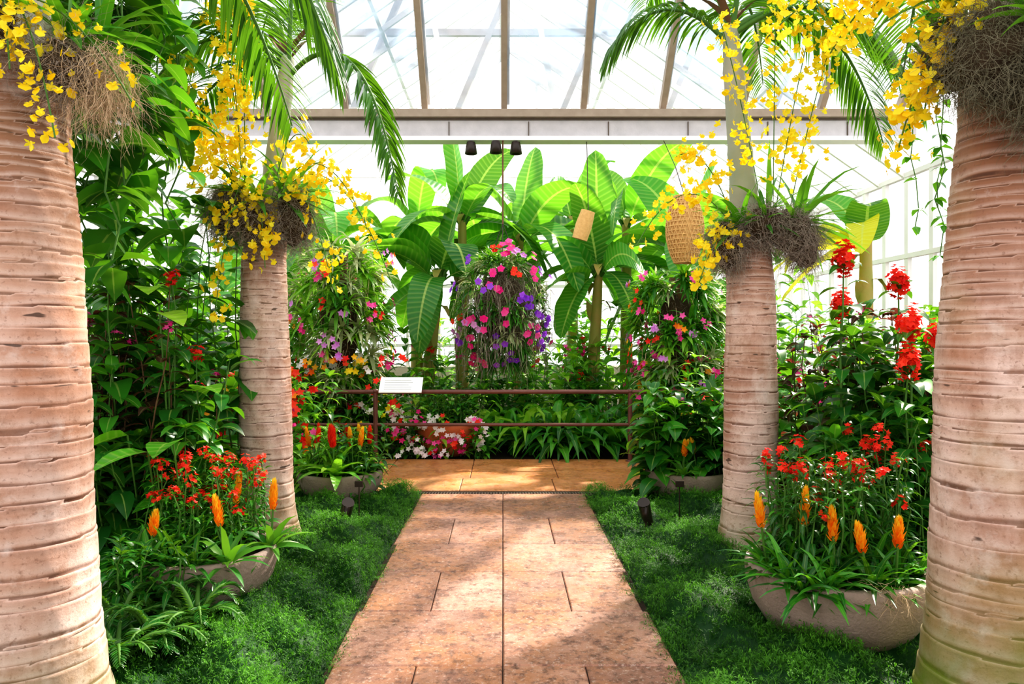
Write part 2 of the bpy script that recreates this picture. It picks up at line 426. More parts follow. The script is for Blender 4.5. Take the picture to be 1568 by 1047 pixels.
def palm(x, y, prof, ring_top, lean, crown_z, shaft_r, fronds, bark):
    mb = MB()
    z = 0; rings = [0]
    while z < ring_top:
        z += rng.uniform(.05, .13)*(1.15-.72*min(1, z/ring_top)); rings.append(z)
    rings = np.array(rings)
    Z = np.arange(-.02, ring_top+.01, .0075); n = 72
    pz, pr = zip(*prof)
    th = np.linspace(0, 2*np.pi, n, endpoint=False)
    tilt = rng.uniform(-.022, .022, len(rings)+2); ang = rng.uniform(0, 6.28, len(rings)+2)
    k = np.searchsorted(rings, Z, side='right')-1; k = k.clip(0, len(rings)-2)
    ZZ = Z[:, None]+tilt[k][:, None]*np.sin(th[None]+ang[k][:, None])*.5+.004*np.sin(th*4+ang[k][:, None]*3)[:, :]
    kk = (np.searchsorted(rings, ZZ.ravel(), side='right')-1).clip(0, len(rings)-2).reshape(ZZ.shape)
    ph = ((ZZ-rings[kk])/(rings[kk+1]-rings[kk])).clip(0, 1)
    R = np.interp(Z, pz, pr)[:, None]*(1+.012*np.sin(2*th+1)[None])
    amp = .6+.6*rng.random(len(rings)+1)
    R = R - .005*amp[kk]*np.exp(-ph*10) + .003*ph**2+.002*np.sin(th*5+ZZ*9)+.0012*np.sin(th*11+ZZ*31)
    lx, ly = lean(Z)
    V = np.stack([x+lx[:, None]+R*np.cos(th), y+ly[:, None]+R*np.sin(th), np.broadcast_to(Z[:, None], R.shape)], -1)
    K = len(Z); i, j = np.meshgrid(np.arange(K-1), np.arange(n), indexing='ij'); j2 = (j+1) % n
    F = np.stack([(i*n+j).ravel(), (i*n+j2).ravel(), ((i+1)*n+j2).ravel(), ((i+1)*n+j).ravel()], 1)
    mb.add(V, F, bark, r=ph.ravel())
    zz = np.linspace(ring_top-.03, crown_z, 30); lx, ly = lean(zz)
    u = (zz-zz[0])/(zz[-1]-zz[0])
    rr = np.interp(u, [0, .08, .3, .85, 1], [pr[-1]*.98, shaft_r*1.35, shaft_r*1.1, shaft_r*.85, shaft_r*.6])+.006*(np.sin(u*34) > .9)
    tube(mb, np.stack([x+lx, y+ly, zz], -1), rr, 'shaft', 20)
    top = np.array([x+lx[-1], y+ly[-1], crown_z])
    for (az, el, L, dr, ll, hang) in fronds:
        d = azel(az, 55)
        frond(mb, top-np.array([0, 0, rng.uniform(0, .18)])+d*.03, az, el, L, dr, ll, int(30*L)+6, hang)
    leaves(mb, top+rng.normal(0, .02, (5, 3)), azel(rng.uniform(0, 360, 5), 60), .35, .06, 'stem_brown', droop=.3)
    return mb.build('palm_tree')

lin = lambda x0, x1, z0, z1: (lambda z: (np.interp(z, [0, z0, z1], [0, x0, x1]), 0*np.asarray(z, float)))
nearp = [(0, .34), (.15, .30), (.45, .265), (.9, .245), (1.37, .235), (1.92, .208), (2.46, .17), (3, .16)]
midp = [(0, .28), (.1, .24), (.25, .215), (.5, .198), (1.17, .195), (2.1, .170), (2.4, .155)]
palm(-1.98, 3.0, nearp, 2.75, lin(-.01, -.04, 1.5, 4), 3.9, .11,
     [(60, 25, 2.0, 1.3, .5, .5), (20, 30, 1.9, 1.6, .5, .6), (150, 30, 2, 1, .5, .5), (110, 20, 2.0, 1.0, .5, .5), (200, 40, 2, 1, .5, .5), (280, 60, 2, .8, .5, .5)], 'palm_bark')
palm(2.07, 3.0, nearp, 2.75, lin(.0, .06, 1.5, 4), 3.9, .11,
     [(75, 30, 2.0, 1.0, .5, .5), (30, 30, 1.9, 1.2, .5, .6), (330, 35, 2, 1, .5, .5), (110, 45, 2.0, .7, .5, .5), (280, 60, 2, .8, .5, .5)], 'palm_bark_mossy')
palm(-1.85, 5.65, midp, 2.35, lin(-.03, .16, 2.2, 3.8), 3.8, .078,
     [(-22, 40, 1.75, 2.3, .42, .5), (185, 35, 1.6, 1.3, .5, .7), (215, 50, 1.5, 1.2, .5, .6), (160, 10, 1.5, .9, .5, .7), (120, 65, 1.6, .8, .5, .5), (-60, 82, 1.4, .5, .45, .5)], 'palm_bark')
palm(1.88, 5.45, midp, 2.35, lin(.0, -.16, 2.0, 4.0), 3.95, .085,
     [(12, 38, 1.9, 1.5, .5, .8), (172, 52, 1.2, 1.0, .45, .9), (-30, 30, 1.7, 1.4, .5, .8), (60, 55, 1.7, .9, .5, .5), (120, 70, 1.4, .7, .5, .5), (-75, 75, 1.5, .6, .5, .5)], 'palm_bark')

# ------------------------------------------------------------------ orchid / moss mounts on palms
def mount(name, c, clumps, mosses, sprays, straps, fsize=.05, w=.003):
    mb = MB()
    for (p, R, n, hang) in clumps:
        mossclump(mb, np.array(c)+p, R, mosses, n, hang, w=w)
    for (p, az, L) in straps:
        pos = np.array(c)+p
        rosette(mb, pos, (math.cos(math.radians(az))*.6, math.sin(math.radians(az))*.6, .8), L, 13, 'leaf_strap' if rng.random() < .4 else 'leaf_mid', W=.05, droop=.4, emin=10)
    for (a, b, sag, n) in sprays:
        spray(mb, np.array(c)+a, b, sag, n, fsize)
    return mb.build(name)

mount('orchid_moss_mount', (-1.85, 5.6, 2.48),
      [((-.24, -.12, .08), (.2, .18, .24), 1600, .2), ((.26, -.12, .03), (.19, .17, .28), 1600, .2), ((0, -.22, -.02), (.18, .12, .22), 1100, .2), ((0, .1, .05), (.2, .2, .2), 300, .2)],
      'moss_grey',
      [((-.1, -.15, .1), (-2.35, 5.2, 3.0), .3, 80), ((-.1, -.15, .1), (-1.85, 5.1, 4.0), .15, 110), ((-.1, -.1, .1), (-2.1, 5.2, 4.1), .2, 140),
       ((0, -.2, .1), (-2.05, 5.1, 1.7), .5, 100), ((.1, -.2, .1), (-1.4, 5.2, 3.0), .25, 50), ((.1, -.2, .1), (-1.0, 5.3, 2.4), .4, 60), ((.1, -.2, .1), (-.8, 5.3, 1.95), .5, 60), ((.1, -.2, .1), (-1.25, 5.3, 1.95), .4, 60),
       ((0, -.2, .05), (-1.72, 5.2, 2.1), .2, 90), ((-.1, -.2, .1), (-2.25, 5.2, 2.7), .3, 90), ((-.1, -.2, .1), (-1.95, 5.2, 3.5), .1, 80), ((-.1, -.2, .1), (-2.35, 5.1, 3.6), .1, 80)],
      [((-.15, -.15, .2), 200, .42), ((.2, -.15, .15), 330, .45), ((0, -.2, .15), 270, .38), ((.2, 0, .2), 30, .48)], .066)
mount('orchid_moss_mount', (1.9, 5.42, 2.32),
      [((-.25, -.12, -.04), (.18, .16, .23), 1500, .18), ((.2, -.15, .06), (.24, .18, .2), 1800, .18), ((0, -.2, .1), (.2, .14, .17), 1200, .15), ((.35, -.05, -.06), (.15, .16, .18), 1000, .18), ((0, .12, 0), (.2, .15, .18), 300, .2)],
      'moss_grey',
      [((-.2, -.15, .05), (1.4, 5.1, 2.0), .12, 85), ((-.2, -.15, .1), (1.2, 5.0, 2.85), .2, 70), ((0, -.2, .1), (1.5, 5.0, 3.85), .1, 80), ((.2, -.1, .1), (2.4, 5.1, 3.9), .1, 120), ((-.2, -.1, .1), (.95, 5.1, 2.25), .3, 60), ((.1, -.1, .1), (1.9, 5.0, 4.0), .1, 60), ((.1, -.1, .1), (2.2, 5.0, 4.0), .1, 80)],
      [((-.15, -.15, .1), 200, .42), ((.25, -.15, .12), 330, .52), ((.3, -.1, .1), 0, .58), ((.1, 0, .2), 80, .58), ((0, -.2, .1), 250, .32)], .065)
mount('orchid_moss_mount', (-1.95, 2.85, 2.66),
      [((.26, -.1, -.03), (.13, .1, .13), 900, .16), ((0, -.22, .1), (.22, .1, .16), 900, .16), ((.22, .1, .12), (.12, .14, .14), 600, .2)],
      'moss_grey',
      [((.1, -.2, .2), (-1.62, 2.6, 2.32), .15, 70), ((.1, -.25, .3), (-1.75, 2.55, 2.55), .15, 60), ((.1, -.2, .2), (-1.42, 2.75, 2.5), .12, 26)],
      [((.25, -.05, .1), 0, .3), ((.1, -.2, .15), 290, .3), ((.3, .1, .15), 40, .35), ((-.05, -.25, .15), 250, .28), ((.1, .15, .1), 60, .4)], .05, w=.002)
mb = MB(); n = 900
p = np.stack([-1.58+rng.uniform(-.1, .12, n), 2.8+rng.normal(0, .06, n), 2.62+rng.uniform(-.12, .12, n)], -1)
strands(mb, p, .24*rng.uniform(.5, 1.3, n), .002, 'moss_tan', K=10, curl=.05, down=1.2, spread=.5)
mb.build('spanish_moss')
mount('orchid_moss_mount', (2.04, 2.85, 2.66),
      [((-.16, -.12, .02), (.21, .14, .23), 2800, .16), ((.12, -.22, .0), (.22, .12, .22), 2200, .18), ((-.02, -.2, -.16), (.15, .1, .2), 1700, .16), ((-.2, .1, .1), (.15, .15, .2), 900, .2)],
      'moss_dark',
      [((-.2, -.1, .3), (1.64, 3.0, 2.34), .16, 150), ((-.2, 0, .4), (1.45, 3.2, 2.85), .15, 100), ((-.2, 0, .4), (1.7, 2.9, 2.5), .12, 100), ((-.2, 0, .3), (1.15, 3.3, 2.9), .2, 90), ((-.1, 0, .4), (1.58, 3.2, 3.0), .1, 70)],
      [((.15, -.2, .25), 300, .35), ((-.2, 0, .3), 170, .4), ((0, -.2, .3), 260, .3), ((-.1, -.25, .1), 240, .22)], .055, w=.002)

# ------------------------------------------------------------------ shell
mb = MB()
gx = np.linspace(-14, 14, 80); gy = np.linspace(-8, 24, 90)
X, Y = np.meshgrid(gx, gy); Zg = -.03+.012*np.sin(X*5)*np.cos(Y*4)
K = 80; i, j = np.meshgrid(np.arange(89), np.arange(79), indexing='ij'); q = (i*K+j).ravel()
mb.add(np.stack([X, Y, Zg], -1), np.stack([q, q+1, q+K+1, q+K], 1), 'soil'); mb.build('floor')

mb = MB()
box(mb, (-.85, 0, -.06), (.85, 7.32, .0), 'grout')
k = 0
edges = [7.3, 6.3, 5.52, 4.87, 4.17, 3.48, 2.75, 2.05, 1.3, .6, .0]
for a, b in zip(edges[:-1], edges[1:]):
    xs = [-.83, 0, .83] if k % 2 == 0 else [-.83, -.42, 0, .40, .83]
    xs = np.array(xs); xs[0] += rng.uniform(-.02, .02); xs[-1] += rng.uniform(-.02, .02)
    for x0, x1 in zip(xs[:-1], xs[1:]):
        slab(mb, x0+.003, x1-.003, b+.003, a-.003, -.05, .01+rng.uniform(0, .004), 'paver_stone', rng.random())
    k += 1
mb.build('stone_path')
mb = MB()
box(mb, (-5.5, 7.3, -.06), (5.5, 7.44, -.002), 'sill_dark')
for x in np.arange(-1.1, 1.1, .03): box(mb, (x, 7.33, -.01), (x+.012, 7.42, .008), 'fixture_black')
mb.build('drain_grate')
mb = MB()
box(mb, (-5.5, 7.44, -.06), (5.5, 9.4, .0), 'grout')
for i in range(11):
    x = -5.45+i*1.0
    for a, b in ((7.45, 8.1), (8.1, 9.35)):
        off = .0 if a < 8 else .08
        slab(mb, x+off+.004, x+off+.996, a+.003, b-.003, -.04, .012, 'terrace_stone', rng.random())
mb.build('stone_terrace')

# glazed walls
def gwall(name, axis, c, lo, hi, z1, step, sill=.9):
    mb = MB()
    P = (lambda u, z, o=0: (u, c+o, z)) if axis == 'x' else (lambda u, z, o=0: (c+o, u, z))
    if axis == 'x': box(mb, (lo, c-.12, -.05), (hi, c+.12, sill), 'masonry')
    else: box(mb, (c-.12, lo, -.05), (c+.12, hi, sill), 'masonry')
    for u in np.arange(lo, hi+.01, step): bar(mb, P(u, sill), P(u, z1), .06, .1, 'paint_white')
    for z in (sill, sill+.5, z1-1.2, z1): bar(mb, P(lo, z), P(hi, z), .08, .07, 'paint_white')
    a = P(lo, sill); b = P(hi, sill); d = P(hi, z1); e = P(lo, z1)
    mb.add([a, b, d, e], [[0, 1, 2, 3]], 'glass_clear', smooth=False)
    mb.build(name)
gwall('wall_left', 'y', -6, -3, 17, 4.0, .62)
gwall('wall_right', 'y', 6, -3, 17, 4.0, .62)
gwall('wall_back', 'x', 17, -6, 6, 4.0, .75)
gwall('wall_front', 'x', -3, -6, 6, 4.0, .75)

mb = MB()
for sx in (-1, 1):
    for y in np.arange(10.7, 17.01, .7): bar(mb, (sx*6, y, 4), (0, y, 8.2), .05, .09, 'paint_white')
    for f in (.33, .66): bar(mb, (sx*6*(1-f), 10.6, 4+4.2*f), (sx*6*(1-f), 17, 4+4.2*f), .06, .06, 'paint_white')
    mb.add([(sx*6, 10.6, 4), (sx*6, 17, 4), (0, 17, 8.2), (0, 10.6, 8.2)], [[0, 1, 2, 3]], 'glass_clear', smooth=False)
bar(mb, (0, 10.6, 8.2), (0, 17, 8.2), .12, .2, 'paint_white')
for x in np.arange(-5.2, 5.3, .75):
    bar(mb, (x, 17, 4), (x, 17, 8.2-abs(x)*.7), .05, .08, 'paint_white')
for z in (4.0, 5.4, 6.8): bar(mb, (-(8.2-z)/.7, 17, z), ((8.2-z)/.7, 17, z), .06, .06, 'paint_white')
mb.build('ceiling_banana_house')
mb = MB()
yb, zb, yr = 10.5, 4.93, 4.0; sl = 1.12; zr = zb+(yb-yr)*sl
s = 1.155
for i in range(-5, 6):
    x = .02+i*s
    bar(mb, (x, yb, zb), (x, yr, zr), .085, .12, 'bar_bronze')
    bar(mb, (x+.06, yb, zb+.07), (x+.06, yr, zr+.07), .035, .03, 'paint_white')
    bar(mb, (x, -2.5, zb), (x, yr, zr), .07, .12, 'bar_bronze')
for z in (8.0, 9.8):
    bar(mb, (-6, yb-(z-zb)/sl, z+.12), (6, yb-(z-zb)/sl, z+.12), .06, .05, 'paint_grey')
bar(mb, (-6, yr, zr), (6, yr, zr), .15, .25, 'paint_grey')
mb.add([(-6, yb, zb+.03), (6, yb, zb+.03), (6, yr, zr+.03), (-6, yr, zr+.03)], [[0, 1, 2, 3]], 'glass_roof', smooth=False)
mb.build('ceiling')
mb = MB()
for k in range(-3, 4):
    x = k*1.9
    bar(mb, (x-.9, 13, 5.5), (x+.4, 13, 8.6), .1, .1, 'paint_grey'); bar(mb, (x+.4, 13, 8.6), (x+1.0, 13, 5.5), .1, .1, 'paint_white')
bar(mb, (-6, 13, 7.1), (6, 13, 7.1), .09, .12, 'paint_grey')
bar(mb, (-6, 13, 8.6), (6, 13, 8.6), .1, .18, 'paint_grey')
mb.build('roof_truss')
mb = MB()
box(mb, (-6, 10.42, 4.48), (6, 10.58, 4.74), 'paint_grey')
box(mb, (-6, 10.36, 4.44), (6, 10.6, 4.5), 'paint_white')
box(mb, (-6, 10.40, 4.74), (6, 10.6, 4.77), 'sill_dark')
box(mb, (-6, 10.33, 4.77), (6, 10.62, 4.88), 'bar_bronze')
for x in np.arange(-5.4, 5.5, 1.155): box(mb, (x-.006, 10.4, 4.52), (x+.006, 10.43, 4.72), 'sill_dark')
mb.build('trim_1')
mb = MB()
for x, y0 in ((-.46, 10.4), (-.1, 10.35), (.19, 10.4)):
    bar(mb, (x, y0+.05, 4.45), (x, y0+.05, 4.36), .03, .03, 'fixture_black')
    lathe(mb, [(0.001, .12), (.06, .12), (.075, .06), (.09, -.05), (.08, -.05), (.03, .0)], (x, y0, 4.3), 'fixture_black', 16)
mb.build('spotlight_cluster')

# railing
mb = MB()
def hrail(z, r): tube(mb, [(-3.6, 9.2, z), (0, 9.2, z), (3.6, 9.2, z)], r, 'rail_metal', 12)
hrail(.90, .028); hrail(.48, .022)
for x in (-3.3, -1.63, 1.63, 3.3):
    tube(mb, [(x, 9.2, .0), (x, 9.2, .45), (x, 9.2, .9)], .03, 'rail_metal', 12)
    lathe(mb, [(.0, .012), (.06, .012), (.06, .02), (.03, .03)], (x, 9.2, 0), 'rail_metal', 16)
    lathe(mb, [(.03, 0), (.04, .01), (.03, .04), (.0, .045)], (x, 9.2, .89), 'rail_metal', 12)
mb.build('railing')
mb = MB()
V = []
for a, b in ((0, 0), (1, 0), (1, 1), (0, 1)):
    for t_ in (0, .015): V.append((-1.56+a*.54, 9.02+b*.2, .9+b*.17+t_))
mb.add(V, [[0, 2, 4, 6], [1, 3, 5, 7], [0, 2, 3, 1], [2, 4, 5, 3], [4, 6, 7, 5], [6, 0, 1, 7]], 'sign_white', smooth=False)
for x in (-1.45, -1.13): bar(mb, (x, 9.17, .9), (x, 9.17, 1.02), .02, .02, 'rail_metal')
for k in range(5): box(mb, (-1.5, 9.05+k*.03, .93+k*.0255+.008), (-1.1+rng.uniform(-.1, 0), 9.056+k*.03, .93+k*.0255+.0165), 'paint_grey')
mb.build('information_sign')

# ------------------------------------------------------------------ ground cover
def hum(x, y): return .075+.045*np.sin(x*7+y*3)+.04*np.sin(y*6-x*4)+.035*np.sin(x*13+y*11)
def groundcover(sx):
    mb = MB()
    inner = .86; outer = 3.2
    gx = np.linspace(inner, outer, 46); gy = np.linspace(2.0, 7.3, 90)
    X, Y = np.meshgrid(gx, gy)
    e = np.clip((X-inner)/.12, 0, 1)*np.clip((7.35-Y)/.12, 0, 1)
    Zs = hum(X*sx, Y)*e-.02
    K = 46; i, j = np.meshgrid(np.arange(89), np.arange(45), indexing='ij'); q = (i*K+j).ravel()
    Q = np.stack([q, q+1, q+K+1, q+K], 1)
    if sx < 0: Q = Q[:, ::-1]
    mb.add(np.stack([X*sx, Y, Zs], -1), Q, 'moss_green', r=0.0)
    nt_ = 13000; per = 14
    u = rng.random(nt_)
    y = 2.2+5.05*u**1.15; x = inner-.03+(2.3-inner)*rng.random(nt_)**1.1
    x = np.maximum(x, inner-.06+.08*np.sin(y*9)*np.sin(y*4+1)); hh = hum(x*sx, y); z = hh*np.clip((x-inner+.08)/.14, .2, 1)
    c = np.stack([x*sx, y, z-.03], -1)
    d = azel(rng.uniform(0, 360, nt_), rng.uniform(20, 85, nt_)); ln = rng.uniform(.06, .16, nt_)
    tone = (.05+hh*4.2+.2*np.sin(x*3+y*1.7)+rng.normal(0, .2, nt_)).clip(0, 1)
    t = np.tile(np.linspace(.1, 1, per), nt_)
    cc = np.repeat(c, per, 0)+np.repeat(d, per, 0)*(np.repeat(ln, per)*t)[:, None]
    cc[:, 2] -= np.repeat(ln, per)*t**2*.4
    M = nt_*per
    dd = np.repeat(d, per, 0)*.5+rng.normal(0, .75, (M, 3))
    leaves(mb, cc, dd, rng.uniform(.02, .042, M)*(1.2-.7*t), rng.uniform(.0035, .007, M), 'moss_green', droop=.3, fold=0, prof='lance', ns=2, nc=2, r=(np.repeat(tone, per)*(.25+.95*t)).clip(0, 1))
    mb.build('spikemoss_groundcover')
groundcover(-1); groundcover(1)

# ------------------------------------------------------------------ planters
def bowl(c, r, h):
    mb = MB()
    pr = [(.0, 0), (r*.62, 0), (r*.78, h*.12), (r*.92, h*.4), (r*.99, h*.72), (r, h*.9), (r*.99, h*.98), (r*.96, h), (r*.9, h), (r*.87, h*.96), (r*.86, h*.86)]
    lathe(mb, pr, c, 'concrete', 64, .006)
    lathe(mb, [(r*.87, h*.86), (r*.5, h*.9), (.001, h*.92)], c, 'soil', 40)
    return mb.build('concrete_bowl_planter', loc=c)

def bromeliad(mb, p, R=.22, sp=.22, mat='petal_orange', leaf='leaf_strap', n=18, W=.04, fat=.022):
    rosette(mb, p, (0, 0, 1), R, n, leaf, W=W, droop=.45, emin=12, emax=75)
    if sp:
        p = np.array(p); lean = rng.normal(0, .12, 2)
        q = p+np.array([lean[0]*sp*.5, lean[1]*sp*.5, sp*.55])
        tube(mb, [p, (p+q)/2, q], .007, 'stem_green', 5)
        spike(mb, q-np.array([0, 0, .03]), sp*.38, fat, mat, 46, (lean[0], lean[1], 1))

def shrub(mb, box_, z0, z1, nst, LL, WW, mats, prof='ovate', gap=.1, per=2, droop=.7, rstem=.006, petiole=.05, stem='stem_green', elr=(0, 45), lean=.12, start=.12, base=None):
    bx0, bx1, by0, by1 = box_ if box_ is not None else (0, 0, 0, 0)
    B = {m: [[], [], []] for m in mats}
    tips = []
    for k in range(nst):
        b = np.array([rng.uniform(bx0, bx1), rng.uniform(by0, by1), 0.0]) if base is None else np.array([base[k][0], base[k][1], 0.])
        H = rng.uniform(z0, z1) if base is None else base[k][2]; t = np.linspace(0, 1, 8)[:, None]
        l = rng.normal(0, lean, 2) if base is None else (0, 0)
        P = b+np.concatenate([l[0]*t*H, l[1]*t*H, t*H], 1)+rng.normal(0, .012, (8, 3))
        tube(mb, P, np.linspace(rstem*1.4, rstem*.6, 8), stem, 5); tips.append(P[-1])
        zz = np.arange(H*start, H, gap); m = mats[rng.integers(len(mats))]
        az = rng.uniform(0, 360)
        for z in zz:
            c = P[0]+(P[-1]-P[0])*z/H
            for q in range(per):
                az += 137.5 if per == 1 else 360/per
                e = rng.uniform(*elr); d = azel(az+rng.normal(0, 15), e)
                s = (.65+.35*math.sin(math.pi*min(1, z/H*.9+.1)))*rng.uniform(.75, 1.1)
                B[m][0].append(c+d*petiole*s); B[m][1].append(d); B[m][2].append(s)
            az += 67
        for q in range(4):
            B[m][0].append(P[-1]); B[m][1].append(azel(q*95+az, rng.uniform(30, 70))); B[m][2].append(.6)
    for m in mats:
        if B[m][0]:
            s = np.array(B[m][2])
            leaves(mb, np.array(B[m][0]), np.array(B[m][1]), LL*s, WW*s, m, droop=droop*rng.uniform(.6, 1.3, len(s)), fold=.2, prof=prof, ns=5)
            B[m] = [[], [], []]
    return np.array(tips)

def redheads(mb, tips, size, mat='petal_red', n=14, zs=1.0):
    for t in tips:
        u = nm(rng.normal(0, 1, (n, 3)))*size*np.array([1, 1, zs])*rng.uniform(.3, 1, (n, 1))
        flowers(mb, t+u+np.array([0, 0, size*zs*.6]), u+np.array([0, 0, .02]), size*.9, mat, 5, cup=.4)

# near-left bowl
c = (-1.80, 4.36, .03); o = bowl(c, .42, .3)
mb = MB()
for (x, y, sp) in ((-1.56, 4.06, .46), (-1.42, 4.4, .48), (-2.0, 4.05, .36), (-1.72, 4.5, .5)):
    bromeliad(mb, (x, y, .3), .28, sp, leaf='leaf_strap' if x > -1.7 else 'leaf_mid', W=.05)
for k in range(14):
    bromeliad(mb, (-1.9+rng.uniform(-.3, .2), 4.25+rng.uniform(-.25, .25), .3), .28, 0, leaf='leaf_dark' if k % 2 else 'leaf_mid', W=.035)
tp = shrub(mb, (-2.2, -1.55, 4.2, 4.8), .5, .85, 70, .1, .028, ['leaf_dark', 'leaf_mid'], 'lance', gap=.045, lean=.07)
redheads(mb, tp, .042, n=8)
mb.build('potted_bromeliads', parent=o)
# near-right bowl
c = (1.80, 3.88, .02); o = bowl(c, .47, .36)
mb = MB()
for (x, y, sp) in ((1.42, 3.85, .5), (1.58, 3.8, .52), (1.68, 3.62, .44), (1.82, 3.56, .38), (1.98, 3.62, .4)):
    bromeliad(mb, (x, y, .34), .24, sp, leaf='leaf_mid', W=.045)
for k in range(28):
    bromeliad(mb, (1.8+rng.uniform(-.36, .36), 3.82+rng.uniform(-.33, .3), .34), .3, 0, leaf='leaf_dark' if k % 3 else 'leaf_mid', W=.035)
tp = shrub(mb, (1.5, 2.15, 3.75, 4.2), .6, .95, 76, .13, .03, ['leaf_dark', 'leaf_mid', 'leaf_dark'], 'lance', gap=.045, lean=.08)
redheads(mb, tp[:34], .045, n=9)
n = 90; p = np.stack([rng.normal(1.86, .06, n), rng.normal(3.42, .02, n), rng.normal(.38, .02, n)], -1)
strands(mb, p, .15, .002, 'moss_tan', curl=.07, down=.8, spread=.5)
mb.build('potted_bromeliads', parent=o)
# far bowls
c = (-1.62, 7.15, .0); o = bowl(c, .42, .28)
mb = MB()
bromeliad(mb, (-1.60, 6.85, .27), .42, .55, 'petal_red', 'leaf_bright', 16, .11, .035)
shrub(mb, (-1.95, -1.3, 6.9, 7.4), .35, .7, 44, .2, .06, ['leaf_mid', 'leaf_dark', 'leaf_bright'], 'lance', gap=.07)
for k in range(8): bromeliad(mb, (rng.uniform(-1.9, -1.3), rng.uniform(6.9, 7.4), .27), .25, .5, 'petal_red' if k % 2 else 'petal_orange')
mb.build('potted_guzmania', parent=o)
c = (1.85, 7.2, .0); o = bowl(c, .42, .28)
mb = MB()
tp = shrub(mb, (1.5, 2.2, 6.95, 7.5), .5, 1.05, 30, .34, .17, ['leaf_mid', 'leaf_dark', 'leaf_mid'], 'ovate', gap=.11)
for k in range(3): bromeliad(mb, (rng.uniform(1.5, 1.9), rng.uniform(6.85, 7.0), .27), .22, .4, 'petal_orange')
redheads(mb, tp[:8], .04, 'petal_pink', n=6)
mb.build('potted_foliage_plant', parent=o)

# ------------------------------------------------------------------ side shrubs
def mass(name, f):
    mb = MB(); f(mb); return mb.build(name)
def f(mb):
    shrub(mb, (-3.3, -2.15, 4.9, 6.2), 1.6, 2.7, 32, .38, .22, ['leaf_mid', 'leaf_dark', 'leaf_mid'], 'heart', gap=.2)
    shrub(mb, (-3.0, -2.05, 4.6, 5.2), .7, 1.5, 28, .34, .15, ['leaf_dark', 'leaf_mid', 'leaf_dark'], 'ovate', gap=.13)
    leaves(mb, [(-2.1, 4.25, .92), (-1.95, 4.25, .97), (-2.3, 4.4, 1.0), (-2.0, 4.7, 1.25), (-2.2, 4.6, 1.75), (-2.25, 4.6, 1.9)], [(-.5, -.6, .1), (.1, -.8, .25), (-.5, -.5, 0), (.5, -.5, .3), (.6, -.5, .1), (.3, -.7, .2)], .34, .19, 'leaf_bright', droop=.4, ns=6)
    for q in ((-2.1, 4.25, .92), (-1.95, 4.25, .97), (-2.3, 4.4, 1.0), (-2.0, 4.7, 1.25), (-2.2, 4.6, 1.8)):
        tube(mb, [(q[0]-.05, q[1]+.25, 0), (q[0]-.02, q[1]+.15, q[2]*.6), q], .006, 'stem_green', 5)
mass('tropical_shrub', f)
def f(mb):
    tp = shrub(mb, (-3.2, -2.1, 4.7, 5.6), 1.2, 2.2, 22, .2, .08, ['leaf_purple', 'leaf_dark', 'leaf_purple'], 'lance', gap=.1, stem='stem_brown')
    redheads(mb, tp[:12], .045, 'petal_pink', n=7)
    B = [(-2.25, 4.9, 1.98), (-2.5, 5.2, 1.55), (-2.05, 4.8, 1.45)]
    tp = shrub(mb, None, 0, 0, 3, .24, .1, ['leaf_dark', 'leaf_mid'], 'ovate', gap=.14, base=B)
    redheads(mb, tp, .05, 'petal_red', n=24, zs=1.6)
mass('purple_leaf_shrub', f)
def f(mb):
    shrub(mb, (2.15, 3.5, 4.7, 6.0), 1.1, 1.75, 42, .38, .17, ['leaf_dark', 'leaf_mid', 'leaf_dark'], 'ovate', gap=.14)
    shrub(mb, (2.1, 3.2, 4.4, 5.0), .6, 1.2, 30, .30, .12, ['leaf_dark', 'leaf_mid'], 'lance', gap=.1)
    B = [(2.32, 4.9, 2.06), (2.62, 4.6, 1.60), (2.52, 4.5, 1.34), (2.75, 5.0, 1.9), (2.45, 5.2, 1.75), (2.9, 4.8, 1.5)]
    tp = shrub(mb, None, 0, 0, len(B), .28, .12, ['leaf_dark', 'leaf_mid'], 'ovate', gap=.14, base=B, rstem=.009)
    redheads(mb, tp, .07, 'petal_red', n=70, zs=2.0)
    tp = shrub(mb, (2.1, 2.9, 4.3, 4.6), .7, 1.0, 30, .12, .035, ['leaf_dark'], 'lance', gap=.06)
    redheads(mb, tp[:20], .05, 'petal_red', n=10)
    tp = shrub(mb, (2.3, 3.4, 5.2, 6.2), 1.3, 1.9, 16, .22, .09, ['leaf_purple'], 'lance', gap=.09, stem='stem_brown')
    redheads(mb, tp[:6], .04, 'petal_pink', n=7)
mass('red_ginger_shrub', f)
def f(mb):
    for k in range(24):
        x = rng.uniform(-3.3, -1.95); y = rng.uniform(3.5, 5.2); zt = rng.uniform(3.2, 4.6); zb_ = rng.uniform(2.0, 2.8)
        n = 12; t = np.linspace(0, 1, n)[:, None]
        P = np.array([x, y, zt])*(1-t)+np.array([x+rng.normal(0, .15), y+rng.normal(0, .15), zb_])*t+rng.normal(0, .03, (n, 3))
        tube(mb, P, .006, 'stem_green', 5)
        m = 26; q = P[rng.integers(0, n, m)]
        d = azel(rng.uniform(0, 360, m), rng.uniform(-20, 40, m))
        leaves(mb, q+d*.05, d, rng.uniform(.18, .34, m), rng.uniform(.14, .26, m), 'leaf_mid' if k % 3 else 'leaf_dark', droop=.7, fold=.2, prof='heart', ns=5)
mass('climbing_vine', f)
def f(mb):
    for k in range(5):
        x = rng.uniform(2.6, 2.95); y = rng.uniform(4.2, 4.9); n = 14; t = np.linspace(0, 1, n)[:, None]
        P = np.array([x, y, 4.2])*(1-t)+np.array([x+.05, y, rng.uniform(1.9, 2.4)])*t+rng.normal(0, .02, (n, 3))
        tube(mb, P, .004, 'stem_green', 4); m = 34; q = P[rng.integers(2, n, m)]
        d = azel(rng.uniform(0, 360, m), rng.uniform(-30, 30, m))
        leaves(mb, q, d, .09, .05, 'leaf_mid', droop=.6, prof='heart', ns=3)
